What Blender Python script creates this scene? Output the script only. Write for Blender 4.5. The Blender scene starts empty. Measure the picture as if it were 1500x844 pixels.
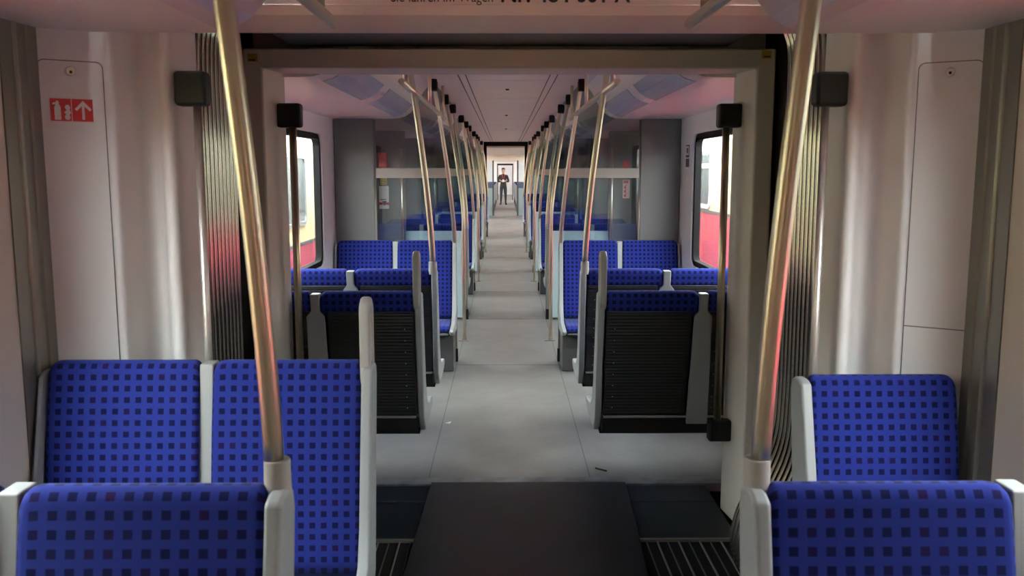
import bpy, bmesh, math, random
from mathutils import Vector, Matrix
random.seed(7)
R = math.radians
SC = bpy.context.scene
COL = SC.collection

# ------------------------------------------------------------ camera, sky, exposure
cam = bpy.data.cameras.new('camera')
cam.sensor_width = 36.0
cam.lens = 1290.0 / 1500.0 * 36.0
cam.clip_start = 0.02
cam_o = bpy.data.objects.new('camera', cam); COL.objects.link(cam_o)
CX, CZ = -0.025, 1.72
cam_o.location = (CX, 0, CZ)
cam_o.rotation_euler = (R(90 - 7.6), 0, R(-0.466))
SC.camera = cam_o
cam.dof.use_dof = True
cam.dof.focus_distance = 9.0
cam.dof.aperture_fstop = 7.0

SKY = 36.0
EXPOSURE = 0.0
w = bpy.data.worlds.new('overcast_sky'); SC.world = w; w.use_nodes = True
bg = w.node_tree.nodes['Background']
bg.inputs[0].default_value = (0.95, 0.98, 1.0, 1); bg.inputs[1].default_value = SKY
SC.view_settings.view_transform = 'Standard'
SC.view_settings.look = 'None'
SC.view_settings.exposure = EXPOSURE
SC.view_settings.gamma = 1.0
SC.view_settings.use_curve_mapping = False
SC.cycles.use_denoising = True
SC.cycles.max_bounces = 14
SC.cycles.diffuse_bounces = 7
SC.cycles.glossy_bounces = 6
SC.cycles.transparent_max_bounces = 40
SC.cycles.sample_clamp_indirect = 6.0
SC.cycles.caustics_reflective = False
SC.cycles.caustics_refractive = False

# ------------------------------------------------------------ materials
def mat(name, color, rough=0.5, metal=0.0, bump=0.0, bscale=40.0, vary=0.0, vscale=3.0, spec=0.5):
    m = bpy.data.materials.new(name); m.use_nodes = True
    nt = m.node_tree; b = nt.nodes['Principled BSDF']
    b.inputs['Base Color'].default_value = (*color, 1)
    b.inputs['Roughness'].default_value = rough
    b.inputs['Metallic'].default_value = metal
    b.inputs['Specular IOR Level'].default_value = spec
    tc = nt.nodes.new('ShaderNodeTexCoord')
    if vary > 0:
        n = nt.nodes.new('ShaderNodeTexNoise'); n.inputs['Scale'].default_value = vscale; n.inputs['Detail'].default_value = 6
        nt.links.new(tc.outputs['Object'], n.inputs['Vector'])
        r = nt.nodes.new('ShaderNodeValToRGB')
        r.color_ramp.elements[0].position = 0.3; r.color_ramp.elements[1].position = 0.7
        r.color_ramp.elements[0].color = (*[c * (1 - vary) for c in color], 1)
        r.color_ramp.elements[1].color = (*[min(1, c * (1 + vary)) for c in color], 1)
        nt.links.new(n.outputs['Fac'], r.inputs['Fac']); nt.links.new(r.outputs['Color'], b.inputs['Base Color'])
    if bump > 0:
        n2 = nt.nodes.new('ShaderNodeTexNoise'); n2.inputs['Scale'].default_value = bscale; n2.inputs['Detail'].default_value = 4
        nt.links.new(tc.outputs['Object'], n2.inputs['Vector'])
        bp = nt.nodes.new('ShaderNodeBump'); bp.inputs['Strength'].default_value = bump; bp.inputs['Distance'].default_value = 0.004
        nt.links.new(n2.outputs['Fac'], bp.inputs['Height']); nt.links.new(bp.outputs['Normal'], b.inputs['Normal'])
    return m

def fabric_mat():
    m = bpy.data.materials.new('blue_square_fabric'); m.use_nodes = True
    nt = m.node_tree; b = nt.nodes['Principled BSDF']; L = nt.links.new
    def N(t, **k):
        n = nt.nodes.new(t)
        for a, v in k.items(): setattr(n, a, v)
        return n
    uv = N('ShaderNodeUVMap'); uv.uv_map = 'UVMap'
    sc = N('ShaderNodeVectorMath', operation='SCALE'); sc.inputs['Scale'].default_value = 1 / 0.0365
    L(uv.outputs[0], sc.inputs[0])
    fr = N('ShaderNodeVectorMath', operation='FRACTION'); L(sc.outputs[0], fr.inputs[0])
    fl = N('ShaderNodeVectorMath', operation='FLOOR'); L(sc.outputs[0], fl.inputs[0])
    sep = N('ShaderNodeSeparateXYZ'); L(fr.outputs[0], sep.inputs[0])
    ms = []
    for k in (0, 1):
        s = N('ShaderNodeMath', operation='SUBTRACT'); s.inputs[1].default_value = 0.5; L(sep.outputs[k], s.inputs[0])
        a = N('ShaderNodeMath', operation='ABSOLUTE'); L(s.outputs[0], a.inputs[0])
        c = N('ShaderNodeMath', operation='LESS_THAN'); c.inputs[1].default_value = 0.255; L(a.outputs[0], c.inputs[0])
        ms.append(c)
    mu = N('ShaderNodeMath', operation='MULTIPLY'); L(ms[0].outputs[0], mu.inputs[0]); L(ms[1].outputs[0], mu.inputs[1])
    wn = N('ShaderNodeTexWhiteNoise'); wn.noise_dimensions = '2D'; L(fl.outputs[0], wn.inputs['Vector'])
    rp = N('ShaderNodeValToRGB'); L(wn.outputs['Value'], rp.inputs['Fac'])
    rp.color_ramp.elements[0].color = (0.0035, 0.005, 0.04, 1)
    rp.color_ramp.elements[1].color = (0.014, 0.005, 0.045, 1)
    e = rp.color_ramp.elements.new(0.75); e.color = (0.005, 0.006, 0.045, 1)
    mx = N('ShaderNodeMix'); mx.data_type = 'RGBA'
    mx.inputs['A'].default_value = (0.0145, 0.0235, 0.165, 1)
    L(mu.outputs[0], mx.inputs['Factor']); L(rp.outputs['Color'], mx.inputs['B'])
    L(mx.outputs['Result'], b.inputs['Base Color'])
    b.inputs['Roughness'].default_value = 0.95
    b.inputs['Specular IOR Level'].default_value = 0.05
    b.inputs['Sheen Weight'].default_value = 0.16
    b.inputs['Sheen Tint'].default_value = (0.45, 0.55, 1.0, 1)
    tc = N('ShaderNodeTexCoord')
    n2 = N('ShaderNodeTexNoise'); n2.inputs['Scale'].default_value = 500; L(tc.outputs['Object'], n2.inputs['Vector'])
    bp = N('ShaderNodeBump'); bp.inputs['Strength'].default_value = 0.3; bp.inputs['Distance'].default_value = 0.001
    L(n2.outputs['Fac'], bp.inputs['Height']); L(bp.outputs['Normal'], b.inputs['Normal'])
    return m

def glass_mat(name, tint, refl=0.06):
    m = bpy.data.materials.new(name); m.use_nodes = True
    nt = m.node_tree; nt.nodes.clear(); L = nt.links.new
    o = nt.nodes.new('ShaderNodeOutputMaterial')
    t = nt.nodes.new('ShaderNodeBsdfTransparent'); t.inputs[0].default_value = (*tint, 1)
    g = nt.nodes.new('ShaderNodeBsdfGlossy'); g.inputs['Roughness'].default_value = 0.02
    lw = nt.nodes.new('ShaderNodeLayerWeight'); lw.inputs['Blend'].default_value = 0.5
    fz = nt.nodes.new('ShaderNodeMath'); fz.operation = 'POWER'; fz.inputs[1].default_value = 5.0
    L(lw.outputs['Facing'], fz.inputs[0])
    ad = nt.nodes.new('ShaderNodeMath'); ad.operation = 'MULTIPLY_ADD'; ad.inputs[1].default_value = 1 - refl; ad.inputs[2].default_value = refl; ad.use_clamp = True
    mx = nt.nodes.new('ShaderNodeMixShader')
    L(fz.outputs[0], ad.inputs[0]); L(ad.outputs[0], mx.inputs[0]); L(t.outputs[0], mx.inputs[1]); L(g.outputs[0], mx.inputs[2]); L(mx.outputs[0], o.inputs[0])
    return m

M = {}
M['wall'] = mat('white_wall_laminate', (0.88, 0.875, 0.86), 0.38, bump=0.03, bscale=6)
M['cream'] = mat('cream_wall_panel', (0.72, 0.66, 0.54), 0.4)
M['ceil'] = mat('ceiling_panel', (0.82, 0.78, 0.765), 0.28, vary=0.03, vscale=2)
M['portal'] = mat('portal_panel', (0.86, 0.78, 0.71), 0.35)
M['grey_panel'] = mat('grey_partition_laminate', (0.12, 0.125, 0.125), 0.38)
M['dark_panel'] = mat('dark_grey_panel', (0.045, 0.045, 0.045), 0.4)
M['alu'] = mat('brushed_aluminium', (0.22, 0.21, 0.185), 0.35, metal=0.5)
M['steel'] = mat('brushed_steel', (0.66, 0.60, 0.48), 0.31, metal=1.0)
M['fold'] = mat('glossy_bellows_fabric', (0.66, 0.65, 0.60), 0.12, metal=1.0)
M['black'] = mat('black_plastic', (0.010, 0.010, 0.010), 0.5, spec=0.2)
M['satin'] = mat('satin_steel', (0.72, 0.70, 0.66), 0.42, metal=0.8)
M['rubber'] = mat('black_rubber', (0.006, 0.006, 0.006), 0.85, spec=0.1)
M['shell'] = mat('light_grey_seat_plastic', (0.27, 0.285, 0.29), 0.4)
M['loop'] = mat('grey_plastic_handle', (0.34, 0.33, 0.31), 0.4)
M['fabric'] = fabric_mat()
M['jamb'] = mat('gangway_frame_paint', (0.66, 0.63, 0.57), 0.42)
M['gasket'] = mat('window_gasket', (0.012, 0.012, 0.013), 0.9, spec=0.15)
M['white'] = mat('white_paint', (0.8, 0.8, 0.8), 0.4)
M['red'] = mat('red_sticker', (0.52, 0.02, 0.025), 0.4)
M['bright_red'] = mat('red_handle_box', (0.75, 0.02, 0.015), 0.3)
M['yellow'] = mat('yellow_sticker', (0.75, 0.55, 0.10), 0.45)
M['dim_yellow'] = mat('worn_yellow_sticker', (0.35, 0.24, 0.04), 0.5)
M['diffuser'] = mat('blue_grey_lamp_diffuser', (0.44, 0.46, 0.58), 0.22)
M['frost'] = mat('frosted_strip', (0.42, 0.42, 0.38), 0.6)
M['glass'] = glass_mat('window_glass', (0.93, 0.96, 0.95), 0.05)
M['screen_glass'] = glass_mat('screen_glass', (0.80, 0.86, 0.88), 0.10)
M['teal'] = mat('pale_teal_panel', (0.32, 0.42, 0.45), 0.4)
M['navy'] = mat('navy_band', (0.05, 0.08, 0.17), 0.4)
M['joint'] = mat('dark_joint', (0.03, 0.03, 0.03), 0.6)
M['plate'] = mat('worn_black_gangway_plate', (0.012, 0.012, 0.013), 0.40, vary=0.25, vscale=4, bump=0.12, bscale=60, spec=0.3)
M['blackplate'] = mat('black_platform_panel', (0.005, 0.008, 0.008), 0.3, spec=0.3)
M['sill'] = mat('worn_threshold_metal', (0.16, 0.17, 0.18), 0.35, metal=0.4, vary=0.4, vscale=9)
M['train_cream'] = mat('cream_train_paint', (0.78, 0.69, 0.40), 0.35)
M['train_red'] = mat('red_train_paint', (0.46, 0.055, 0.085), 0.35)
M['train_roof'] = mat('dusty_pink_roof', (0.50, 0.33, 0.30), 0.6)
M['train_window'] = mat('train_window_glass', (0.10, 0.13, 0.14), 0.1)
M['train_dark'] = mat('underframe_dark', (0.05, 0.05, 0.05), 0.8)
M['ballast'] = mat('grey_ballast', (0.20, 0.19, 0.17), 0.95, vary=0.4, vscale=30)
M['skin'] = mat('skin', (0.50, 0.30, 0.22), 0.55)
M['hair'] = mat('dark_hair', (0.02, 0.014, 0.01), 0.6)
M['cloth'] = mat('black_jacket_cloth', (0.012, 0.012, 0.016), 0.9)
M['paper'] = mat('white_paper', (0.75, 0.75, 0.75), 0.6)

def floor_mat():
    m = bpy.data.materials.new('grey_lino_floor'); m.use_nodes = True
    nt = m.node_tree; b = nt.nodes['Principled BSDF']; L = nt.links.new
    tc = nt.nodes.new('ShaderNodeTexCoord')
    n1 = nt.nodes.new('ShaderNodeTexNoise'); n1.inputs['Scale'].default_value = 1.6; n1.inputs['Detail'].default_value = 8; n1.inputs['Roughness'].default_value = 0.65
    n2 = nt.nodes.new('ShaderNodeTexNoise'); n2.inputs['Scale'].default_value = 140
    L(tc.outputs['Object'], n1.inputs['Vector']); L(tc.outputs['Object'], n2.inputs['Vector'])
    r = nt.nodes.new('ShaderNodeValToRGB'); L(n1.outputs['Fac'], r.inputs['Fac'])
    r.color_ramp.elements[0].position = 0.3; r.color_ramp.elements[0].color = (0.115, 0.112, 0.104, 1)
    r.color_ramp.elements[1].position = 0.7; r.color_ramp.elements[1].color = (0.225, 0.22, 0.21, 1)
    mx = nt.nodes.new('ShaderNodeMix'); mx.data_type = 'RGBA'; mx.blend_type = 'MULTIPLY'; mx.inputs['Factor'].default_value = 0.3
    L(r.outputs['Color'], mx.inputs['A']); L(n2.outputs['Color'], mx.inputs['B'])
    L(mx.outputs['Result'], b.inputs['Base Color'])
    b.inputs['Roughness'].default_value = 0.30
    bp = nt.nodes.new('ShaderNodeBump'); bp.inputs['Strength'].default_value = 0.08; bp.inputs['Distance'].default_value = 0.003
    L(n1.outputs['Fac'], bp.inputs['Height']); L(bp.outputs['Normal'], b.inputs['Normal'])
    return m
M['floor'] = floor_mat()

def back_mat():
    m = mat('black_ribbed_seat_back', (0.010, 0.011, 0.011), 0.5)
    nt = m.node_tree; b = nt.nodes['Principled BSDF']
    tc = [n for n in nt.nodes if n.type == 'TEX_COORD'][0]
    wv = nt.nodes.new('ShaderNodeTexWave'); wv.wave_type = 'BANDS'; wv.bands_direction = 'Z'; wv.inputs['Scale'].default_value = 18
    nt.links.new(tc.outputs['Object'], wv.inputs['Vector'])
    bp = nt.nodes.new('ShaderNodeBump'); bp.inputs['Strength'].default_value = 0.35; bp.inputs['Distance'].default_value = 0.004
    nt.links.new(wv.outputs['Fac'], bp.inputs['Height']); nt.links.new(bp.outputs['Normal'], b.inputs['Normal'])
    return m
M['back'] = back_mat()

# ------------------------------------------------------------ mesh helpers
class MB:
    def __init__(s): s.v = []; s.f = []; s.uv = {}
    def add(s, vs, fs, uvs=None):
        o = len(s.v); s.v += [tuple(v) for v in vs]
        for i, f in enumerate(fs):
            if uvs: s.uv[len(s.f)] = uvs[i]
            s.f.append([a + o for a in f])
        return s
    def box(s, x0, x1, y0, y1, z0, z1):
        x0, x1 = sorted((x0, x1)); y0, y1 = sorted((y0, y1)); z0, z1 = sorted((z0, z1))
        return s.add([(x0,y0,z0),(x1,y0,z0),(x1,y1,z0),(x0,y1,z0),(x0,y0,z1),(x1,y0,z1),(x1,y1,z1),(x0,y1,z1)],
            [(0,3,2,1),(4,5,6,7),(0,1,5,4),(1,2,6,5),(2,3,7,6),(3,0,4,7)])
    def prism(s, pts, fn, a, b):            # closed outline pts extruded from a to b by fn(p, t)
        n = len(pts)
        vs = [fn(p, a) for p in pts] + [fn(p, b) for p in pts]
        fs = [tuple(range(n))[::-1], tuple(range(n, 2*n))] + [(i, (i+1) % n, n + (i+1) % n, n + i) for i in range(n)]
        return s.add(vs, fs)
    def ring(s, outer, inner, fn, a, b):    # plate with a hole, equal counts
        n = len(outer)
        vs = [fn(p, a) for p in outer] + [fn(p, a) for p in inner] + [fn(p, b) for p in outer] + [fn(p, b) for p in inner]
        fs = []
        for i in range(n):
            j = (i+1) % n
            fs += [(i, j, n+j, n+i), (2*n+i, 3*n+i, 3*n+j, 2*n+j), (i, 2*n+i, 2*n+j, j), (n+i, n+j, 3*n+j, 3*n+i)]
        return s.add(vs, fs)
    def tube(s, pts, r, seg=12, cap=True):
        pts = [Vector(p) for p in pts]; n = len(pts)
        rr = r if isinstance(r, (list, tuple)) else [r] * n
        up = None; rings = []
        for i, p in enumerate(pts):
            t = (pts[min(i+1, n-1)] - pts[max(i-1, 0)]).normalized()
            if up is None:
                a = Vector((1,0,0)) if abs(t.x) < 0.8 else Vector((0,1,0))
                up = (a - t * a.dot(t)).normalized()
            else: up = (up - t * up.dot(t)).normalized()
            side = t.cross(up)
            rings.append([p + (up * math.cos(2*math.pi*k/seg) + side * math.sin(2*math.pi*k/seg)) * rr[i] for k in range(seg)])
        vs = [v for rg in rings for v in rg]; fs = []
        for i in range(n-1):
            for k in range(seg):
                fs.append((i*seg+k, i*seg+(k+1) % seg, (i+1)*seg+(k+1) % seg, (i+1)*seg+k))
        if cap: fs += [tuple(range(seg))[::-1], tuple(range((n-1)*seg, n*seg))]
        return s.add(vs, fs)
    def mesh(s, name, m, smooth=False, fix=True):
        me = bpy.data.meshes.new(name); me.from_pydata(s.v, [], s.f)
        if s.uv:
            ul = me.uv_layers.new(name='UVMap')
            for p in me.polygons:
                u = s.uv.get(p.index)
                if u:
                    for li, c in zip(p.loop_indices, u): ul.data[li].uv = c
        me.materials.append(m)
        if fix:
            bm = bmesh.new(); bm.from_mesh(me); bmesh.ops.recalc_face_normals(bm, faces=bm.faces); bm.to_mesh(me); bm.free()
        if smooth:
            for p in me.polygons: p.use_smooth = True
        return me
    def build(s, name, m, parent=None, smooth=False, bevel=0.0, seg=2, loc=None):
        o = bpy.data.objects.new(name, s.mesh(name, m, smooth)); COL.objects.link(o)
        if loc: o.location = loc
        if parent: o.parent = parent
        if bevel > 0:
            b = o.modifiers.new('bevel', 'BEVEL'); b.width = bevel; b.segments = seg; b.limit_method = 'ANGLE'; b.angle_limit = R(40)
            if smooth is False:
                for p in o.data.polygons: p.use_smooth = True
                b.harden_normals = True
        return o

def rrect(a0, a1, b0, b1, r, n=6):
    pts = []
    for (ca, cb, st) in ((a1-r, b1-r, 0), (a0+r, b1-r, 90), (a0+r, b0+r, 180), (a1-r, b0+r, 270)):
        for k in range(n+1):
            t = R(st + 90*k/n); pts.append((ca + r*math.cos(t), cb + r*math.sin(t)))
    return pts
fYZ = lambda p, t: (t, p[0], p[1])
fXZ = lambda p, t: (p[0], t, p[1])
fXY = lambda p, t: (p[0], p[1], t)
def smooth_path(ctrl, n=10):
    P = [Vector(c) for c in ctrl]; P = [2*P[0]-P[1]] + P + [2*P[-1]-P[-2]]; out = []
    for i in range(1, len(P)-2):
        for k in range(n):
            t = k/n; a, b, c, d = P[i-1:i+3]
            out.append(0.5*((2*b) + (c-a)*t + (2*a-5*b+4*c-d)*t*t + (3*b-a-3*c+d)*t**3))
    out.append(P[-2]); return out

def empty(name, loc=(0,0,0)):
    o = bpy.data.objects.new(name, None); COL.objects.link(o); o.location = loc; o.empty_display_size = 0.1
    return o
def tag(o, label=None, cat=None, group=None, kind=None):
    if label: o['label'] = label
    if cat: o['category'] = cat
    if group: o['group'] = group
    if kind: o['kind'] = kind
    return o
def struct(o): o['kind'] = 'structure'; return o
def copy_tree(o, parent=None):
    c = o.copy(); COL.objects.link(c)
    if parent is not None: c.parent = parent
    for ch in list(o.children): copy_tree(ch, c)
    return c

# ------------------------------------------------------------ main dimensions (metres)
HW = 1.53                 # half width of the saloon
Z_SIDE = 2.17             # side ceiling height
Z_CEIL = 2.47
Y_NEAR0 = -4.2            # closed end of the near saloon, behind the camera
Y_SILL = 4.77
Y_END = 23.5              # end wall of the long saloon
BAYS = [7.85, 12.6, 17.5] # screens in front of each door bay
BAYW = 2.3                # length of a door bay

# ------------------------------------------------------------ floor
f = MB().box(-HW-0.1, HW+0.1, Y_SILL, 64, -0.08, 0)
fl = struct(f.build('floor', M['floor']))
j = MB()
for sx in (-1, 1): j.box(sx*0.455-0.002, sx*0.455+0.002, Y_SILL+0.02, 23.3, 0, 0.0012)
for y in (7.7, 10.15, 12.5, 14.9, 17.4, 19.8): j.box(-1.4, 1.4, y-0.003, y+0.003, 0, 0.0012)
j.build('floor_joint', mat('floor_weld_line', (0.085, 0.082, 0.075), 0.6), fl)
struct(MB().box(-HW-0.1, HW+0.1, Y_NEAR0, 2.98, -0.08, 0).build('floor', M['floor']))
# gangway floor
gf = struct(MB().box(-1.25, 1.25, 2.98, Y_SILL, -0.12, -0.045).build('floor', M['rubber']))
MB().box(-1.2, 1.2, Y_SILL-0.09, Y_SILL+0.02, -0.045, 0.003).build('threshold_strip', M['sill'], gf, bevel=0.004)
for sx in (-1, 1):
    x0, x1 = (-1.05, -0.40) if sx < 0 else (0.56, 1.08)
    MB().box(x0, x1, 4.45, Y_SILL-0.10, -0.045, -0.004).build('platform_panel', M['blackplate'], gf, bevel=0.003)
    MB().box(x0, x1, 3.965, 4.435, -0.045, -0.006).build('platform_panel', M['blackplate'], gf, bevel=0.003)
    MB().box(x0, x1, 3.945, 3.962, -0.045, 0.0).build('edge_strip', M['alu'], gf)
    MB().box(x0, x1, 4.437, 4.447, -0.045, -0.003).build('edge_strip', M['dark_panel'], gf)
    MB().box(x0, x1, 3.02, 3.944, -0.045, -0.014).build('grating_bed', M['rubber'], gf)
    k = 0; x = x0 + 0.03
    while x < x1 - 0.01:
        bright = k % 2 == 0
        MB().box(x-0.0028, x+0.0028, 3.05, 3.94, -0.02, -0.004 if bright else -0.009).build('grating_bar', M['alu'] if bright else M['dark_panel'], gf)
        k += 1; x += 0.05
cp = MB()
pl = [(-0.475, 3.0), (0.565, 3.0), (0.645, Y_SILL-0.06), (-0.435, Y_SILL-0.06)]
cp.prism(pl, fXY, -0.02, 0.004)
plate = cp.build('bridge_plate', M['plate'], None, bevel=0.003)
tag(plate, 'worn black rubber covered bridge plate in the middle of the gangway floor', 'floor plate')

# ------------------------------------------------------------ side walls with window and door openings
# each opening: (y0, y1, z0, z1, radius, kind)
OPEN_FAR = [(4.75, 7.35, 0.93, 2.02, 0.10, 'window'), (8.25, 9.75, 0.35, 2.0, 0.10, 'door'),
            (10.6, 12.2, 0.93, 2.02, 0.10, 'window'), (13.0, 14.5, 0.35, 2.0, 0.10, 'door'),
            (15.3, 17.1, 0.93, 2.02, 0.10, 'window'), (17.9, 19.4, 0.35, 2.0, 0.10, 'door'),
            (20.4, 22.6, 0.93, 2.02, 0.10, 'window')]
OPEN_NEAR = [(-2.3, -1.3, 0.6, 1.9, 0.10, 'door'), (1.10, 2.52, 0.85, 2.04, 0.10, 'window')]
OPEN_2 = [(25.5, 27.0, 0.93, 2.02, 0.10, 'window'), (29.5, 31.0, 0.93, 2.02, 0.10, 'window')]
OPEN_3 = [(35.5 + 7*i, 37.2 + 7*i, 0.85, 2.0, 0.10, 'window') for i in range(5)]
wc = [0]; dc = [0]
def side_wall(side, y0, y1, ops, name, z_top=Z_SIDE+0.06, m=None, glass=True):
    s = side; m = m or M['wall']; t = 0.07
    b = MB(); y = y0
    xa, xb = s*HW, s*(HW+t)
    for (a, c, z0, z1, r, k) in ops:
        b.box(xa, xb, y, a-0.001, 0, z_top)
        b.box(xa, xb, a-0.001, c+0.001, 0, z0); b.box(xa, xb, a-0.001, c+0.001, z1, z_top)
        y = c+0.001
        outer = rrect(a-0.001, c+0.001, z0, z1, 0.001)
        b.ring(outer, rrect(a+0.004, c-0.004, z0+0.004, z1-0.004, r), fYZ, xa, xb)
    b.box(xa, xb, y, y1, 0, z_top)
    wall = struct(b.build(name, m))
    for (a, c, z0, z1, r, k) in ops:
        if k == 'window': wc[0] += 1; nm = 'window_%d' % wc[0]
        else: dc[0] += 1; nm = 'door_%d' % dc[0]
        g = MB().ring(rrect(a+0.006, c-0.006, z0+0.006, z1-0.006, r), rrect(a+0.05, c-0.05, z0+0.05, z1-0.05, max(r-0.03, 0.02)), fYZ, s*(HW+0.012), s*(HW+0.066))
        go = struct(g.build(nm, M['gasket'], bevel=0.004))
        if glass:
            MB().box(s*(HW+0.045), s*(HW+0.050), a+0.045, c-0.045, z0+0.045, z1-0.045).build('pane', M['glass'], go)
        if k == 'door':
            ym = (a+c)/2
            MB().box(s*(HW+0.01), s*(HW+0.06), ym-0.05, ym+0.05, z0+0.02, z1-0.02).build('door_stile', M['alu'], go, bevel=0.006)
    return wall
for s, nm in ((-1, 'left'), (1, 'right')):
    side_wall(s, 4.42, Y_END, OPEN_FAR, 'wall_' + nm)
    side_wall(s, Y_NEAR0, 2.72, OPEN_NEAR, 'wall_near_' + nm, m=M['cream'])
    side_wall(s, Y_END+0.12, 34, OPEN_2, 'wall_middle_' + nm, glass=False)
    side_wall(s, 34.12, 64, OPEN_3, 'wall_distant_' + nm, glass=False)
wb = MB().box(-HW, HW, Y_NEAR0-0.1, Y_NEAR0, 0, Z_CEIL)
struct(wb.build('wall_back', M['cream']))

# ------------------------------------------------------------ ceilings
SOF = [(HW, Z_SIDE), (1.03, Z_SIDE), (0.955, Z_SIDE+0.003), (0.90, Z_SIDE+0.018), (0.85, Z_SIDE+0.05), (0.805, Z_SIDE+0.10), (0.77, Z_SIDE+0.165), (0.735, Z_SIDE+0.23), (0.69, Z_SIDE+0.28), (0.63, Z_CEIL)]
def soffit(s, y0, y1, m, parent, name='soffit', off=0.0):
    b = MB(); n = len(SOF)
    outline = [(s*x, z+off) for x, z in SOF] + [(s*0.62, Z_CEIL+0.06), (s*HW, Z_CEIL+0.06)]
    b.prism(outline, fXZ, y0, y1)
    return b.build(name, m, parent)
ce = MB().box(-0.66, 0.66, 4.38, Y_END, Z_CEIL, Z_CEIL+0.05)
ceil = struct(ce.build('ceiling', M['ceil']))
g = MB()
for s in (-1, 1):
    for x in (0.335, 0.395): g.box(s*x-0.004, s*x+0.004, 4.4, Y_END-0.02, Z_CEIL-0.0015, Z_CEIL)
g.build('track_groove', M['joint'], ceil)
g = MB()
for y in (5.8, 7.55, 9.4, 11.2, 13.1, 15.0, 17.0, 19.0, 21.0): g.box(-0.33, 0.33, y-0.003, y+0.003, Z_CEIL-0.001, Z_CEIL)
g.build('panel_joint', M['jamb'], ceil)
for y in (8.35, 12.2, 16.2): 
    MB().tube([(0.0, y, Z_CEIL-0.012), (0, y, Z_CEIL)], [0.012, 0.02], 12).build('sensor', M['black'], ceil)
nc = struct(MB().box(-0.66, 0.66, Y_NEAR0, 3.0, Z_CEIL, Z_CEIL+0.05).build('ceiling', M['ceil']))
struct(MB().box(-HW, HW, Y_END+0.1, 34, 2.32, 2.4).build('ceiling', M['ceil']))
struct(MB().box(-HW, HW, 34.1, 64, 2.32, 2.4).build('ceiling', M['ceil']))
segs = [(4.38, BAYS[0])]
for i, y in enumerate(BAYS): segs.append((y+BAYW, BAYS[i+1] if i < 2 else Y_END))
for s in (-1, 1):
    for a, b_ in segs: soffit(s, a, b_, M['ceil'], ceil)
    for y in BAYS: soffit(s, y, y+BAYW, M['grey_panel'], ceil, 'door_header')
    soffit(s, Y_NEAR0, 2.98, M['ceil'], nc)
# lamp diffusers let into the curved part of the soffit
def diffuser(s, y0, y1, parent):
    b = MB(); P = [SOF[i] for i in (2, 3, 4, 5)]
    vs = []; off = 0.004
    for (x, z) in P:
        for y in (y0, y1): vs.append((s*(x-off*0.7), y, z-off))
    for (x, z) in P:
        for y in (y0, y1): vs.append((s*(x+0.01), y, z+0.01))
    n = len(P); fs = []
    for i in range(n-1):
        a = 2*i; fs += [(a, a+1, a+3, a+2), (2*n+a, 2*n+a+2, 2*n+a+3, 2*n+a+1), (a, a+2, 2*n+a+2, 2*n+a), (a+1, 2*n+a+1, 2*n+a+3, a+3)]
    fs += [(0, 2*n, 2*n+1, 1), (2*n-2, 2*n-1, 4*n-1, 4*n-2)]
    return b.add(vs, fs).build('lamp_diffuser', M['diffuser'], parent, smooth=False)
for s in (-1, 1):
    for a, c in ((4.60, 5.80), (6.10, 7.55), (10.4, 11.2), (11.5, 12.4), (15.2, 16.1), (16.4, 17.3), (20.2, 21.3), (21.6, 22.8)): diffuser(s, a, c, ceil)
    for a, c in ((-3.5, -2.2), (-1.8, -0.5), (0.0, 1.2)): diffuser(s, a, c, nc)

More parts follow.
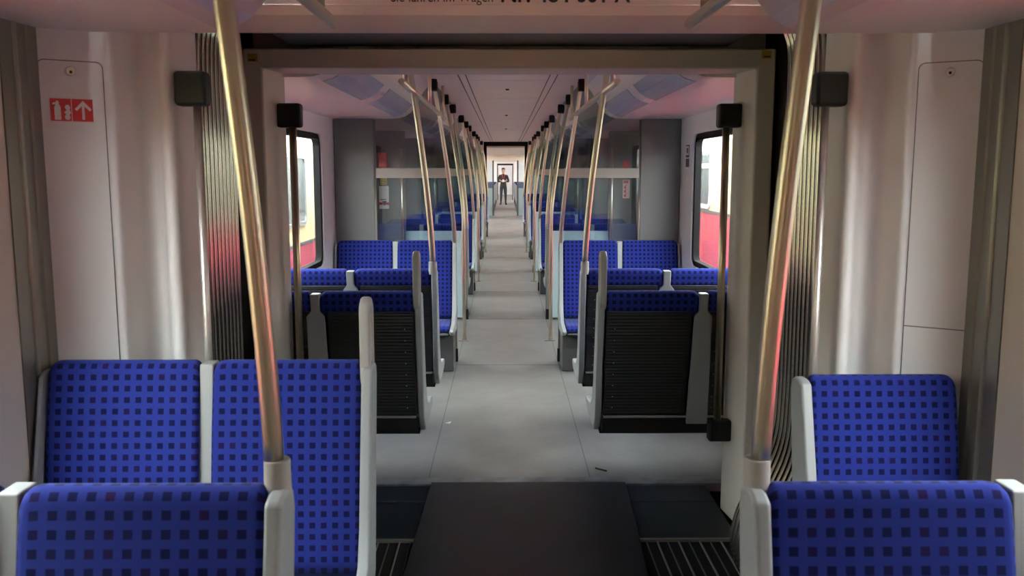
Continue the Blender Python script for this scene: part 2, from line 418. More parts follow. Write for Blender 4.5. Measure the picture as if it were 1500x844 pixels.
# ------------------------------------------------------------ near portal, gangway frame, bellows
def portal_outline_left():
    return [(1.53, 2.89), (1.352, 3.0), (1.332, 3.008), (1.322, 3.05), (1.305, 3.13), (1.27, 3.165), (1.235, 3.15), (1.21, 3.09), (1.185, 3.055), (1.158, 3.06), (1.138, 3.11), (1.122, 3.16), (1.115, 3.20)]
for s, nm in ((-1, 'left'), (1, 'right')):
    base = portal_outline_left()
    sm = [Vector((p[0], p[1], 0)) for p in base[:2]] + smooth_path([(p[0], p[1], 0) for p in base[1:]], 4)[1:]
    pts = [(s*p.x, p.y) for p in sm] + [(s*1.15, 3.22), (s*1.53, 3.22)]
    b = MB().prism(pts, fXY, 0, 2.30)
    wl = struct(b.build('wall_end_' + nm, M['wall'], smooth=False))
    for p in wl.data.polygons: p.use_smooth = abs(p.normal.z) < 0.5
    wl.modifiers.new('split', 'EDGE_SPLIT').split_angle = R(35)
    # aluminium corner profile
    b = MB()
    prof = [(1.53, 2.70), (1.525, 2.70), (1.522, 2.765), (1.517, 2.768), (1.512, 2.775), (1.517, 2.782), (1.521, 2.785), (1.519, 2.80), (1.517, 2.83), (1.510, 2.835), (1.517, 2.84), (1.515, 2.895), (1.53, 2.90)]
    prof = [(s*(x), y) for x, y in prof] + [(s*1.60, 2.90), (s*1.60, 2.70)]
    b.prism(prof, fXY, 0, 2.30)
    struct(b.build('trim_1' if s < 0 else 'trim_2', M['alu']))
    # service hatch on the slanted panel
    A = Vector((s*1.53, 2.89)); Bv = Vector((s*1.352, 3.0)); d = (Bv - A).normalized(); L_ = (Bv - A).length
    nrm = Vector((-s*abs(d.y), -abs(d.x))).normalized()
    def onp(p, t, A=A, d=d, nrm=nrm): 
        q = A + d*p[0] + nrm*t; return (q.x, q.y, p[1])
    u0, u1 = 0.010, L_ - 0.004
    z1 = 2.075
    hb = MB().ring(rrect(u0, u1, 0.3, z1, 0.022), rrect(u0+0.0025, u1-0.0025, 0.3025, z1-0.0025, 0.02), onp, 0.0, 0.0016)
    hatch = hb.build('hatch_seam', M['grey_panel'], wl)
    MB().prism([(u0, 1.186 if s > 0 else 0.8), (u1, 1.186 if s > 0 else 0.8), (u1, 1.189 if s > 0 else 0.803), (u0, 1.189 if s > 0 else 0.803)], onp, 0, 0.001).build('hatch_seam', M['grey_panel'], wl)
    uc = u0 + 0.098
    zc = 2.040
    lk = MB(); c3 = [(uc + 0.0135*math.cos(t*math.pi/10), zc + 0.0135*math.sin(t*math.pi/10)) for t in range(20)]
    lk.prism(c3, onp, 0, 0.005)
    lock = lk.build('hatch_lock', M['steel'], wl, bevel=0.0015)
    MB().prism([(uc-0.004, zc-0.007), (uc+0.004, zc-0.007), (uc+0.004, zc+0.002), (uc-0.004, zc+0.002)], onp, 0.005, 0.006).build('key_slot', M['black'], lock)
    if s < 0:      # fire extinguisher sign
        sz = 1.880; h = 0.072
        us = u0 + 0.031; wdt = 0.126
        sg = MB().prism(rrect(us-0.003, us+wdt+0.003, sz-0.003, sz+h+0.003, 0.002), onp, 0.0, 0.0012).build('sign', M['white'])
        tag(sg, 'red and white fire extinguisher sign with upward arrow on the left hatch panel', 'sign')
        for a in (0, 1):
            x0 = us + a*(wdt/2+0.001)
            MB().prism([(x0, sz), (x0+wdt/2-0.001, sz), (x0+wdt/2-0.001, sz+h), (x0, sz+h)], onp, 0.0012, 0.0018).build('sign_field', M['red'], sg)
        def poly(P, x0, name):
            MB().prism([(x0+px*0.066, sz+py*h) for px, py in P], onp, 0.0018, 0.0023).build(name, M['white'], sg)
        poly([(.18,.05),(.47,.05),(.47,.62),(.42,.70),(.40,.74),(.40,.86),(.30,.92),(.26,.84),(.12,.80),(.10,.72),(.24,.74),(.24,.70),(.18,.62)], us, 'extinguisher_symbol')
        poly([(.66,.08),(.80,.05),(.88,.14),(.84,.30),(.92,.36),(.86,.52),(.90,.60),(.82,.74),(.70,.72),(.64,.60),(.72,.50),(.60,.38),(.70,.32),(.62,.20)], us, 'flame_symbol')
        poly([(.44,.08),(.56,.08),(.56,.68),(.80,.46),(.88,.55),(.50,.93),(.12,.55),(.20,.46),(.44,.68)], us+wdt/2+0.001, 'arrow_symbol')

# portal header spanning the full width
hp = [(3.0, Z_CEIL+0.02), (3.0, 2.262), (2.998, 2.260), (3.0, 2.258), (3.0, 2.228), (3.10, 2.194), (3.16, 2.194), (3.16, Z_CEIL+0.02)]
hd = struct(MB().prism(hp, lambda p, t: (t, p[0], p[1]), -HW, HW).build('wall_header', M['portal'], bevel=0.004))
struct(MB().box(-HW-0.07, HW+0.07, 3.17, 3.22, 2.34, Z_CEIL+0.04).build('wall_leak_cover', M['rubber']))  # added strip behind the header, keeps sky light from leaking in
def text(body, x, y, z, size, parent, offset=0.0, m=None, rot=(R(90), 0, 0), align='LEFT'):
    c = bpy.data.curves.new('lettering', 'FONT'); c.body = body; c.size = size; c.offset = offset; c.extrude = 0.0006; c.align_x = align
    o = bpy.data.objects.new('lettering', c); COL.objects.link(o)
    o.location = (x, y, z); o.rotation_euler = rot
    dg = bpy.context.evaluated_depsgraph_get(); me = bpy.data.meshes.new_from_object(o.evaluated_get(dg))
    o2 = bpy.data.objects.new('lettering', me); COL.objects.link(o2); o2.matrix_world = o.matrix_basis.copy()
    bpy.data.objects.remove(o)
    me.materials.clear(); me.materials.append(m or M['joint'])
    if parent: o2.parent = parent
    return o2
t1 = text('Sie fahren im Wagen', -0.400, 2.9985, 2.2705, 0.047, hd)
t2 = text('Nr. 484 001 A', -0.040, 2.9985, 2.2705, 0.066, hd, 0.0012)
for tt, wd in ((t1, 0.335), (t2, 0.425)):
    xs = [v.co.x for v in tt.data.vertices]; tt.scale.x = wd / (max(xs) - min(xs))
# gangway ceiling and frame
gc = struct(MB().box(-1.02, 1.02, 3.1, 4.2, 2.29, 2.34).build('ceiling', M['dark_panel'], bevel=0.02))
struct(MB().box(-HW-0.07, HW+0.07, 3.17, 4.39, 2.405, 2.47).build('ceiling', M['rubber']))  # unseen cover added above the gangway ceiling to block leaking sky light
for s, nm in ((-1, 'left'), (1, 'right')):
    struct(MB().box(s*1.24, s*1.28, 3.21, 4.41, -0.1, 2.405).build('wall_gangway_'+nm, M['rubber']))
def frame(y0, y1, xi, xo, zi, zo, name, m, xi2=None, zi2=None):
    b = MB()
    xi2 = xi2 or xi; zi2 = zi2 or zi
    o = [(-xo, -0.04), (-xo, zo), (xo, zo), (xo, -0.04)]
    i0 = [(-xi, -0.04), (-xi, zi), (xi, zi), (xi, -0.04)]
    i1 = [(-xi2, -0.04), (-xi2, zi2), (xi2, zi2), (xi2, -0.04)]
    vs = [(p[0], y0, p[1]) for p in o] + [(p[0], y0, p[1]) for p in i0] + [(p[0], y1, p[1]) for p in o] + [(p[0], y1, p[1]) for p in i1]
    fs = []
    for k in range(3): fs += [(k, k+1, 4+k+1, 4+k), (8+k, 12+k, 12+k+1, 8+k+1), (k, 8+k, 8+k+1, k+1), (4+k, 4+k+1, 12+k+1, 12+k)]
    fs += [(0, 4, 12, 8), (3, 11, 15, 7)]
    return b.add(vs, fs).build(name, m, bevel=0.012, seg=3)
fr = struct(frame(4.14, 4.42, 1.135, 1.225, 2.185, 2.275, 'trim_3', M['jamb'], 1.10, 2.185))
# wall behind the frame closing the saloon front to full section
b = MB()
for s in (-1, 1):
    b.box(s*1.135, s*HW, 4.40, 4.44, 0, Z_CEIL+0.04)
b.box(-1.2, 1.2, 4.40, 4.44, 2.20, Z_CEIL+0.04)
struct(b.build('wall_front', M['wall']))
for s, z in ((-1, 2.228), (1, 2.245)):
    st = MB().box(s*1.20, s*1.155, 4.1385, 4.14, z-0.014, z+0.022).build('warning_sticker', M['dim_yellow'])
    tag(st, 'tiny worn yellow sticker on the %s end of the gangway lintel' % ('left' if s < 0 else 'right'), 'sticker', 'yellow stickers on the gangway lintel')
    MB().box(s*1.195, s*1.165, 4.1375, 4.1385, z-0.010, z-0.003).build('sticker_text', M['joint'], st)
# bellows
def bellows(s):
    root = empty('gangway_bellows', (s*1.1, 3.2, 0))
    tag(root, 'ribbed shiny dark bellows folds lining the %s side of the gangway' % ('left' if s < 0 else 'right'), 'gangway bellows', 'gangway bellows either side')
    for k in range(9):
        y = 3.225 + 0.046*k
        ctrl = [(0.99, y, 2.37), (1.045, y, 2.33), (1.095, y, 2.26), (1.116, y, 2.15), (1.118, y, 1.8), (1.118, y, 1.2), (1.118, y, 0.78), (1.10, y, 0.60), (1.03, y, 0.42), (0.965, y, 0.27), (0.95, y, 0.13), (0.985, y, 0.02), (1.03, y, -0.04)]
        p = smooth_path([(s*(c[0]) - s*1.1, c[1]-3.2, c[2]) for c in ctrl], 5)
        MB().tube(p, 0.0105, 12).build('fold', M['fold'], root, smooth=True)
    # pleated rubber web between the folds
    b = MB()
    ctrl = [(1.01, 2.40), (1.065, 2.36), (1.12, 2.27), (1.14, 2.15), (1.145, 0.78), (1.125, 0.58), (1.055, 0.40), (0.99, 0.27), (0.975, 0.13), (1.01, 0.02), (1.05, -0.05)]
    out = [(s*a - s*1.1, z) for a, z in ctrl]; inn = [(s*(a+0.02) - s*1.1, z) for a, z in ctrl]
    b.prism(out + inn[::-1], fXZ, 0.0, 0.46).build('pleated_web', M['rubber'], root)
for s in (-1, 1): bellows(s)
# standing grab bars with square black brackets
def bracket_bar(name, x, y, z0, z1, bw, label, bx=0, low=True, bm='steel', wall_dx=0.0, r=0.017, z_bar0=None):
    root = empty(name, (x, y, 0)); tag(root, label, 'grab bar')
    MB().box(bx-bw/2, bx+bw/2, -0.035, 0.03, z1, z1+0.115).build('bracket', M['black'], root, bevel=0.014, seg=3)
    if low: MB().box(bx-bw/2, bx+bw/2, -0.035, 0.03, z0-0.11, z0).build('bracket', M['black'], root, bevel=0.014, seg=3)
    MB().tube([(0, 0, z0-0.02), (0, 0, z1+0.02)], r, 16).build('bar', M[bm], root, smooth=True)
    return root
# outer ones on the curved wall, inner ones on the gangway frame
for s, nm in ((-1, 'left'), (1, 'right')):
    bracket_bar('grab_bar', s*1.065, 3.04, 0.35, 1.935, 0.108, 'slim vertical steel bar under a square black bracket beside the %s near bellows' % nm, bx=s*0.012, r=0.0135, bm='satin')
    bracket_bar('grab_bar', s*1.05, 4.33, 0.47, 1.925, 0.118, 'slim vertical steel bar with black brackets on the %s gangway frame post' % nm, bx=s*0.012, r=0.0185)

# ------------------------------------------------------------ seats
TILT = 0.10
def cushion_back(u0, u1, ztop, f, s, zbot=0.43, low_back=0.115):
    # profile around the backrest: y is measured to the rear (+) ; fabric wraps over the top
    t = 0.062; H = ztop - zbot
    prof = []
    slope = TILT / 0.62
    def front(z): return -(ztop - z)*slope
    n = 12
    for i in range(n+1):
        z = zbot + (H-0.035)*i/n
        bulge = -0.012*math.sin(math.pi*i/n)
        prof.append((front(z)+bulge, z))
    r = 0.034
    cy, cz = front(ztop-0.035)+r, ztop-r
    for k in range(1, 8):
        a = R(180 - 180*k/8); prof.append((cy + r*math.cos(a), cz + r*math.sin(a)))
    for i in range(4):
        z = ztop-0.035 - (low_back-0.035)*i/3
        prof.append((front(z)+2*r, z))
    z = ztop-low_back
    prof.append((front(z)+r*1.2, z-0.002))
    prof.append((front(zbot)+r*1.0, zbot))
    return extrude_cushion(prof, u0, u1, f, s, corner=ztop)
def extrude_cushion(prof, u0, u1, f, s, inset=0.014, corner=None):
    # sections along u with rounded ends; pattern coordinates follow the arc length
    cy = sum(p[0] for p in prof)/len(prof); cz = sum(p[1] for p in prof)/len(prof)
    arc = [0]
    n = len(prof)
    for i in range(1, n+1):
        a, b = prof[i-1], prof[i % n]; arc.append(arc[-1] + math.hypot(a[0]-b[0], a[1]-b[1]))
    W = u1-u0
    us = [0, 0.003, 0.009, 0.018, 0.03, 0.045] + [0.045 + (W-0.09)*k/6 for k in range(1, 6)] + [W-0.045, W-0.03, W-0.018, W-0.009, W-0.003, W]
    ins = [inset, inset*0.45, inset*0.12, 0, 0, 0] + [0]*5 + [0, 0, 0, inset*0.12, inset*0.45, inset]
    def drop(u, z):
        if corner is None: return 0
        d = 0
        for dist, rc in ((u, 0.022), (W-u, 0.042)):
            if dist < rc: d = rc - math.sqrt(max(rc*rc-(rc-dist)**2, 0))
        return d*0.8*max(0, min(1, (z-(corner-0.10))/0.10))
    # inward normals in the profile plane
    area = sum(prof[i][0]*prof[(i+1) % n][1]-prof[(i+1) % n][0]*prof[i][1] for i in range(n)); sg = 1 if area > 0 else -1
    nr = []
    for i in range(n):
        a, b = prof[i-1], prof[(i+1) % n]; dx, dz = b[0]-a[0], b[1]-a[1]; l = math.hypot(dx, dz) or 1
        nr.append((-dz/l*sg, dx/l*sg))
    b = MB(); vs = []
    for u, k in zip(us, ins):
        for (y, z), q in zip(prof, nr): vs.append((s*(u0+u), f*(y+q[0]*k), z+q[1]*k-drop(u, z)))
    fs = []; uv = []
    for i in range(len(us)-1):
        for j_ in range(n):
            k2 = (j_+1) % n
            fs.append((i*n+j_, i*n+k2, (i+1)*n+k2, (i+1)*n+j_))
            uv.append([(us[i]+.01, arc[j_]), (us[i]+.01, arc[j_+1]), (us[i+1]+.01, arc[j_+1]), (us[i+1]+.01, arc[j_])])
    fs += [tuple(range(n)), tuple(range((len(us)-1)*n, len(us)*n))]
    uv += [[(0.002, 0.002)]*n, [(0.002, 0.002)]*n]
    return b.add(vs, fs, uv)
def make_seat(s, f, name, seats, aisle=0.45, top=1.11, loop=False, pedestal=False, socket=False, outer=True):
    """s = side of the aisle, f = +1 faces the camera, -1 faces away. Origin on the floor below the top of the backrest."""
    root = empty(name)
    for (u0, u1) in seats:
        cb = cushion_back(u0, u1, top, f, s).build('backrest', M['fabric'], root, smooth=True)
        pr = [(-0.12, 0.40), (-0.12, 0.425), (-0.2, 0.43), (-0.32, 0.425), (-0.42, 0.432), (-0.50, 0.435), (-0.525, 0.43), (-0.54, 0.415), (-0.54, 0.40), (-0.53, 0.385), (-0.50, 0.38)]
        extrude_cushion(pr[::-1], u0, u1, f, s).build('seat_cushion', M['fabric'], root, smooth=True)
        # black back shell
        sl = TILT/0.62
        bs = [(0.075-0.105*sl, top-0.105), (0.075-(top-0.43)*sl, 0.43), (0.02-(top-0.43)*sl, 0.43), (0.02-0.105*sl, top-0.105)]
        bk = MB().prism([(f*a, z) for a, z in bs], fYZ, s*(u0+0.004), s*(u1-0.035)).build('back_shell', M['back'], root, bevel=0.008)
        if f < 0 and not pedestal:
            rv = MB().box(-0.002, 0.002, -0.0015, 0.0015, 0, 0.004).mesh('rivet', M['steel'])
            for k in range(8):
                z = top-0.20-0.062*k; y = 0.077-(top-z)*sl
                ro = bpy.data.objects.new('rivet', rv); COL.objects.link(ro); ro.parent = bk; ro.location = (s*(u0+0.052), f*y, z)
        # pan under the cushion
        MB().prism([(f*y, z) for y, z in ((-0.10, 0.405), (-0.50, 0.378), (-0.52, 0.368), (-0.48, 0.35), (-0.08, 0.35))], fYZ, s*(u0+0.01), s*(u1-0.01)).build('seat_pan', M['shell'], root, bevel=0.006)
    # side cheeks in light grey plastic
    def cheek(a, b_, tp, w=0.0):
        sl = TILT/0.62
        out = [(-0.03-0.0*sl, tp-0.01), (0.0, tp), (0.045, tp), (0.07, tp-0.012), (0.078, tp-0.05), (0.078-(tp-0.42)*sl, 0.42), (0.05-(tp-0.39)*sl, 0.385), (-0.10, 0.335),
               (-0.30, 0.335), (-0.47, 0.345), (-0.55, 0.37), (-0.565, 0.395), (-0.55, 0.41), (-0.46, 0.415), (-0.30, 0.43), (-0.19, 0.50), (-0.145, 0.60), (-0.125, 0.70)]
        return MB().prism([(f*y, z) for y, z in out], fYZ, s*a, s*b_).build('side_cheek', M['shell'], root, bevel=0.010, seg=3)
    u_in = seats[0][0]; u_out = seats[-1][1]
    cheek(aisle, u_in-0.003, top-0.01)
    if outer: cheek(u_out+0.002, u_out+0.018, top-0.03)
    # central support between the two places
    if len(seats) > 1:
        a, b_ = seats[0][1], seats[1][0]; sl = TILT/0.62
        y0 = 0.012
        tp = top-0.012
        cs = MB(); vs = []
        for (z, ex) in ((tp, 0.0), (tp-0.09, 0.0), (tp-0.12, 0.026), (0.44, 0.036), (0.38, 0.036)):
            for y, e in ((y0-(top-z)*sl, 0), (0.082-(top-z)*sl, ex)):
                vs.append((s*(a-0.002-e), f*y, z)); vs.append((s*(b_+0.002+e), f*y, z))
        fs = []
        for i in range(4):
            o = 4*i; fs += [(o, o+1, o+5, o+4), (o+2, o+6, o+7, o+3), (o, o+4, o+6, o+2), (o+1, o+3, o+7, o+5)]
        fs += [(0, 2, 3, 1), (16, 17, 19, 18)]
        cs.add(vs, fs).build('centre_support', M['shell'], root, bevel=0.006)
    # carrying beam
    MB().box(s*(u_in-0.01), s*(u_out), f*(-0.30), f*(-0.06), 0.325, 0.352).build('cantilever_beam', M['black'], root, bevel=0.006)
    MB().box(s*(u_in+0.0), s*(u_out-0.02), f*(-0.12), f*(-0.035), 0.34, 0.418).build('rear_rail', M['black'], root, bevel=0.004)
    MB().box(s*(u_in+0.01), s*(u_out-0.02), f*(-0.10), f*(-0.030), 0.421, 0.431).build('rear_lip', M['shell'], root)
    if pedestal:
        MB().box(s*(u_in-0.02), s*(u_out-0.05), f*(-0.30), f*(0.03), 0.0, 0.36).build('pedestal', M['dark_panel'], root, bevel=0.01)
    if loop:
        # upright oval grab handle, lies in the plane of the cheek
        ou = rrect(-0.015, 0.085, top-0.10, top+0.205, 0.048, 8); inn = rrect(0.012, 0.058, top-0.045, top+0.172, 0.0225, 8)
        MB().ring([(f*y, z) for y, z in ou], [(f*y, z) for y, z in inn], fYZ, s*(aisle+0.008), s*(aisle+0.042)).build('grab_handle', M['loop'], root, bevel=0.010, seg=3)
    if socket:
        MB().tube([(s*(aisle+0.026), f*0.045, top-0.035), (s*(aisle+0.026), f*0.045, top+0.045)], [0.027, 0.0255], 20).build('pole_socket', M['loop'], root, smooth=False, bevel=0.003)
    return root
PAIR = [(0.488, 0.970), (1.012, 1.500)]
proto = {}
def place_seat(s, f, y, label, group, kind='pair', **kw):
    key = (s, f, kind) + tuple(sorted(kw.items()))
    if key not in proto:
        o = make_seat(s, f, 'double_seat' if kind == 'pair' else 'single_seat', PAIR if kind == 'pair' else [(0.985, 1.475)], **kw); proto[key] = o
    else: o = copy_tree(proto[key])
    o.location = (0, y, 0)
    tag(o, label, 'seat', group)
    return o
SD = {-1: 'left', 1: 'right'}
G = 'blue patterned train seats along the aisle'
for s in (-1, 1):
    place_seat(s, 1, 1.64, 'blue double seat nearest the viewer, cut off by the bottom edge, %s of the aisle' % SD[s], G, socket=True)
place_seat(-1, 1, 2.79, 'blue double seat with a grey loop handle backing onto the left end wall', G, loop=True)
place_seat(1, 1, 2.84, 'blue single seat standing in front of the right end wall', G, kind='single', aisle=0.945, top=1.045, outer=False)
place_seat(-1, -1, 4.50, 'double seat seen from behind, black shells and loop handle, just past left gangway post', G, loop=True)
place_seat(1, -1, 4.50, 'double seat seen from behind, black shells and loop handle, just past right gangway post', G, loop=True)
order = ['first', 'second', 'third']
for s in (-1, 1):
    place_seat(s, -1, 5.53, 'blue double seat with bent pole on its shoulder, second past gangway, %s side' % SD[s], G, socket=True)
    place_seat(s, 1, 7.74, 'bright blue double seat facing us against the first grey screen, %s side' % SD[s], G, pedestal=True)
    place_seat(s, -1, BAYS[0]+BAYW+0.14, 'double seat behind the first doorway, seen from behind through glass, %s side' % SD[s], G, pedestal=True)
    place_seat(s, 1, BAYS[1]-0.1, 'double seat facing us against the second glass screen, %s side' % SD[s], G, pedestal=True)
    place_seat(s, -1, BAYS[1]+BAYW+0.14, 'double seat right behind the second doorway, %s side' % SD[s], G, pedestal=True)
    place_seat(s, 1, BAYS[2]-0.1, 'double seat facing us against the third glass screen, %s side' % SD[s], G, pedestal=True)
    place_seat(s, -1, BAYS[2]+BAYW+0.14, 'small far double seat behind the third doorway, %s side' % SD[s], G, pedestal=True)
    place_seat(s, 1, Y_END-0.12, 'farthest double seat before the black end doorway, %s side' % SD[s], G, pedestal=True)

# ------------------------------------------------------------ draught screens at the door bays
def screen(s, y, first, label):
    """grey panel by the wall, glass towards the aisle, frosted strip, upright at the aisle edge"""
    root = empty('draught_screen', (s*1.0, y, 0)); tag(root, label, 'screen', 'glass and grey screens beside the doors')
    X = lambda u: s*u - s*1.0
    MB().box(X(1.175), X(HW-0.005), -0.02, 0.02, 0, Z_SIDE-0.002).build('grey_panel', M['grey_panel'], root, bevel=0.004)
    gp = [(1.165, 0.55), (0.50, 0.55), (0.50, 2.10), (0.80, 2.20), (0.86, Z_SIDE+0.05), (0.95, Z_SIDE+0.01), (1.165, Z_SIDE-0.004)]
    MB().prism([(X(u), z) for u, z in gp], fXZ, -0.005, 0.005).build('glass_pane', M['screen_glass'], root)
    MB().box(X(1.165), X(0.50), -0.0075, -0.0055, 1.655, 1.74).build('frosted_strip', M['frost'], root)
    MB().box(X(1.165), X(0.485), -0.014, 0.014, 0.02, 0.545 if first else 1.03).build('lower_panel', M['teal'], root, bevel=0.003)
    MB().tube([(X(1.17), -0.0, 0.02), (X(1.17), 0, Z_SIDE-0.01)], 0.012, 10).build('glass_edge', M['alu'], root, smooth=True)
    MB().box(X(0.455), X(0.487), -0.018, 0.018, 0.12, 1.06).build('edge_post', M['alu'], root, bevel=0.005)
    MB().box(X(0.45), X(0.492), -0.022, 0.022, 0.0, 0.12).build('post_foot', M['black'], root, bevel=0.004)
    return root
for i, y in enumerate(BAYS):
    for s in (-1, 1):
        screen(s, y, True, 'grey panel and glass screen on the near side of the %s doorway, %s side' % (order[i], SD[s]))
        screen(s, y+BAYW, False, 'grey panel and glass screen on the far side of the %s doorway, %s side' % (order[i], SD[s]))
        # upright handrail beside the door on the far screen
        hr = MB().tube([(s*1.19, y+BAYW-0.09, 0.55), (s*1.19, y+BAYW-0.09, 1.97)], 0.014, 12)
        for z in (0.60, 1.92): hr.tube([(s*1.19, y+BAYW-0.09, z), (s*1.19, y+BAYW-0.02, z)], 0.008, 8)
        tag(hr.build('door_handrail', M['steel'], smooth=True), 'straight vertical handrail on the far screen of the %s doorway, %s side' % (order[i], SD[s]), 'handrail', 'handrails beside the doors')
# things on the far screen of the first bay, facing the viewer
yf = BAYS[0]+BAYW-0.021
eb = empty('emergency_handle_box', (-1.405, yf, 1.84)); tag(eb, 'red emergency handle box on the left screen past the first doorway', 'emergency handle')
MB().box(-0.055, 0.045, -0.05, 0, -0.085, 0.085).build('box', M['bright_red'], eb, bevel=0.012, seg=3)
MB().box(-0.03, 0.03, -0.062, -0.048, -0.03, 0.035).build('handle', M['red'], eb, bevel=0.005)
MB().box(-0.05, 0.03, -0.035, 0, -0.125, -0.095).build('lock_plate', M['black'], eb, bevel=0.004)
yl = empty('yellow_label', (-1.405, yf, 1.60)); tag(yl, 'small square yellow notice under the red handle box', 'sticker')
MB().box(-0.04, 0.035, -0.003, 0, -0.04, 0.04).build('sheet', M['yellow'], yl)
b = MB()
for k in range(3): b.box(-0.033, 0.028, -0.004, -0.003, -0.025+0.022*k, -0.019+0.022*k)
b.build('print', M['joint'], yl)
wp = empty('white_notice', (-1.40, yf, 1.415)); tag(wp, 'white notice with a red band on the left screen below the yellow label', 'notice')
MB().box(-0.06, 0.05, -0.003, 0, -0.13, 0.13).build('sheet', M['white'], wp)
MB().box(-0.06, 0.05, -0.004, -0.003, -0.085, -0.055).build('red_band', M['red'], wp)
b = MB().box(-0.045, 0.02, -0.004, -0.003, -0.028, -0.018); b.prism([(-0.03,-0.04),(0.025,-0.04),(0.0,-0.10)], fXZ, -0.005, -0.004)
b.build('print', M['joint'], wp)
wb2 = empty('intercom_box', (1.36, yf, 1.745)); tag(wb2, 'red and white call box on the right screen past the first doorway', 'call box')
MB().box(-0.045, 0.035, -0.04, 0, 0.0, 0.09).build('red_head', M['red'], wb2, bevel=0.006)
MB().box(-0.05, 0.035, -0.05, 0, -0.09, 0.0).build('white_body', M['white'], wb2, bevel=0.006)
MB().box(-0.03, 0.035, -0.03, 0, -0.11, -0.09).build('lower_edge', M['black'], wb2)
rn = empty('red_notice', (1.37, yf, 1.53)); tag(rn, 'narrow white notice with red print below the call box on the right screen', 'notice')
MB().box(-0.045, 0.035, -0.003, 0, -0.125, 0.085).build('sheet', mat('pink_white_paper', (0.85, 0.62, 0.55), 0.6), rn)
b = MB().box(-0.038, 0.015, -0.004, -0.003, 0.045, 0.078)
for k in range(3): b.box(-0.030, -0.006, -0.004, -0.003, -0.11+0.048*k, -0.08+0.048*k); b.box(-0.02, 0.006, -0.004, -0.003, -0.075+0.048*k, -0.068+0.048*k)
b.build('print', M['red'], rn)
# black pictogram label by the right window
pn = empty('pictogram_label', (HW-0.001, 7.55, 1.85)); tag(pn, 'narrow black pictogram label on the wall beside the right window', 'sticker')
MB().box(-0.003, 0, -0.06, 0.06, -0.02, 0.085).build('sheet', M['joint'], pn)
MB().box(-0.003, 0, -0.06, 0.06, -0.10, -0.03).build('sheet', M['joint'], pn)
b = MB(); b.ring([(-.05,.0),(.05,.0),(.05,.075),(-.05,.075)], [(-.03,.015),(.03,.015),(.03,.06),(-.03,.06)], fYZ, -0.004, -0.003)
b.tube([(-0.003, 0.0, -0.21), (-0.003, 0.0, -0.13)], 0.01, 8)
b.build('symbol', M['white'], pn)

# ------------------------------------------------------------ handholds
def bent_pole(s, xb, yb, zb, xt, yt, zt, label, name='grab_pole', r=0.0185, clamp=True, plate=False, bow=0.014):
    root = empty(name, (s*xb, yb, zb)); tag(root, label, 'grab pole', 'steel poles along the aisle')
    P = []
    h = zt - zb
    zs = 1.60                      # straight below, bowed outward above this height
    n = 26
    for i in range(n+1):
        z = zb + h*i/n
        if zb < 0.5: t = max(0, (z-1.25)/(zt-1.25)); a = t**1.35
        else: t = (z-zb)/(zt-zb); a = t**1.5
        P.append((s*(xt-xb)*a, (yt-yb)*t, z-zb))
    MB().tube(P, r, 16).build('tube', M['steel'], root, smooth=True)
    if clamp:
        e = P[-1]
        MB().box(e[0]-0.038, e[0]+0.038, e[1]-0.05, e[1]+0.05, e[2]-0.10, e[2]-0.012).build('clamp', M['black'], root, bevel=0.01)
        MB().tube([(e[0], e[1], e[2]-0.014), (e[0], e[1], e[2]-0.001)], 0.036, 16).build('ceiling_rose', M['black'], root, smooth=False)
    if plate:
        MB().box(-0.06, 0.045, -0.05, 0.05, 0, 0.006).build('base_plate', M['alu'], root, bevel=0.002)
        MB().tube([(0, 0, 0.0), (0, 0, 0.03)], r+0.006, 16).build('collar', M['steel'], root)
    return root
for s in (-1, 1):
    bent_pole(s, 0.481, 1.683, 1.14, 0.574, 1.63, Z_CEIL, 'thick bent steel pole rising from the near %s seat shoulder' % SD[s], clamp=True, r=0.0195)
    bent_pole(s, 0.476, 5.485, 1.14, 0.615, 5.38, Z_CEIL, 'bent steel pole rising from the second seat row past the gangway, %s side' % SD[s])
    names = [(7.74, 7.45, 1.05, 'at the near screen of the first doorway', False), (8.85, 8.95, 0.0, 'standing on a floor plate in the middle of the first doorway', True),
             (10.27, 10.26, 1.05, 'at the far screen of the first doorway', False), (12.45, 12.25, 1.05, 'at the near screen of the second doorway', False),
             (13.7, 13.75, 0.0, 'standing on the floor in the second doorway', True), (15.03, 15.03, 1.05, 'at the far screen of the second doorway', False),
             (17.35, 17.2, 1.05, 'at the near screen of the third doorway', False), (18.6, 18.65, 0.0, 'standing on the floor in the third doorway', True),
             (19.93, 19.93, 1.05, 'at the far screen of the third doorway', False), (22.9, 22.8, 1.05, 'at the farthest seats before the end doorway', False)]
    for (yb, yt, zb, d, fp) in names:
        bent_pole(s, 0.464 if zb else 0.44, yb, zb, 0.62, yt, Z_CEIL, 'bent steel pole %s, %s side' % (d.replace('standing on a floor plate in the middle of', 'on a floor plate in'), SD[s]), plate=fp)
def rail(s, y0, y1, label, hangers):
    root = empty('overhead_rail', (s*0.575, y0, 2.19)); tag(root, label, 'handrail', 'overhead handrails')
    L_ = y1-y0
    MB().tube([(0, 0, 0), (0, 0.004, 0), (0, L_-0.004, 0), (0, L_, 0)], [0.012, 0.019, 0.019, 0.012], 16).build('tube', M['steel'], root, smooth=True)
    for y in hangers:
        MB().tube([(0, y-y0, 0.01), (0, y-y0, Z_CEIL-2.19)], 0.014, 12).build('hanger', M['steel'], root, smooth=True)
    return root
for s in (-1, 1):
    rail(s, 0.3, 2.93, 'overhead steel handrail ending above the near %s seats' % SD[s], (0.6, 2.72))
    rail(s, 4.8, 8.2, 'overhead steel handrail above the first seats past the gangway, %s side' % SD[s], (5.0, 6.6, 8.0))

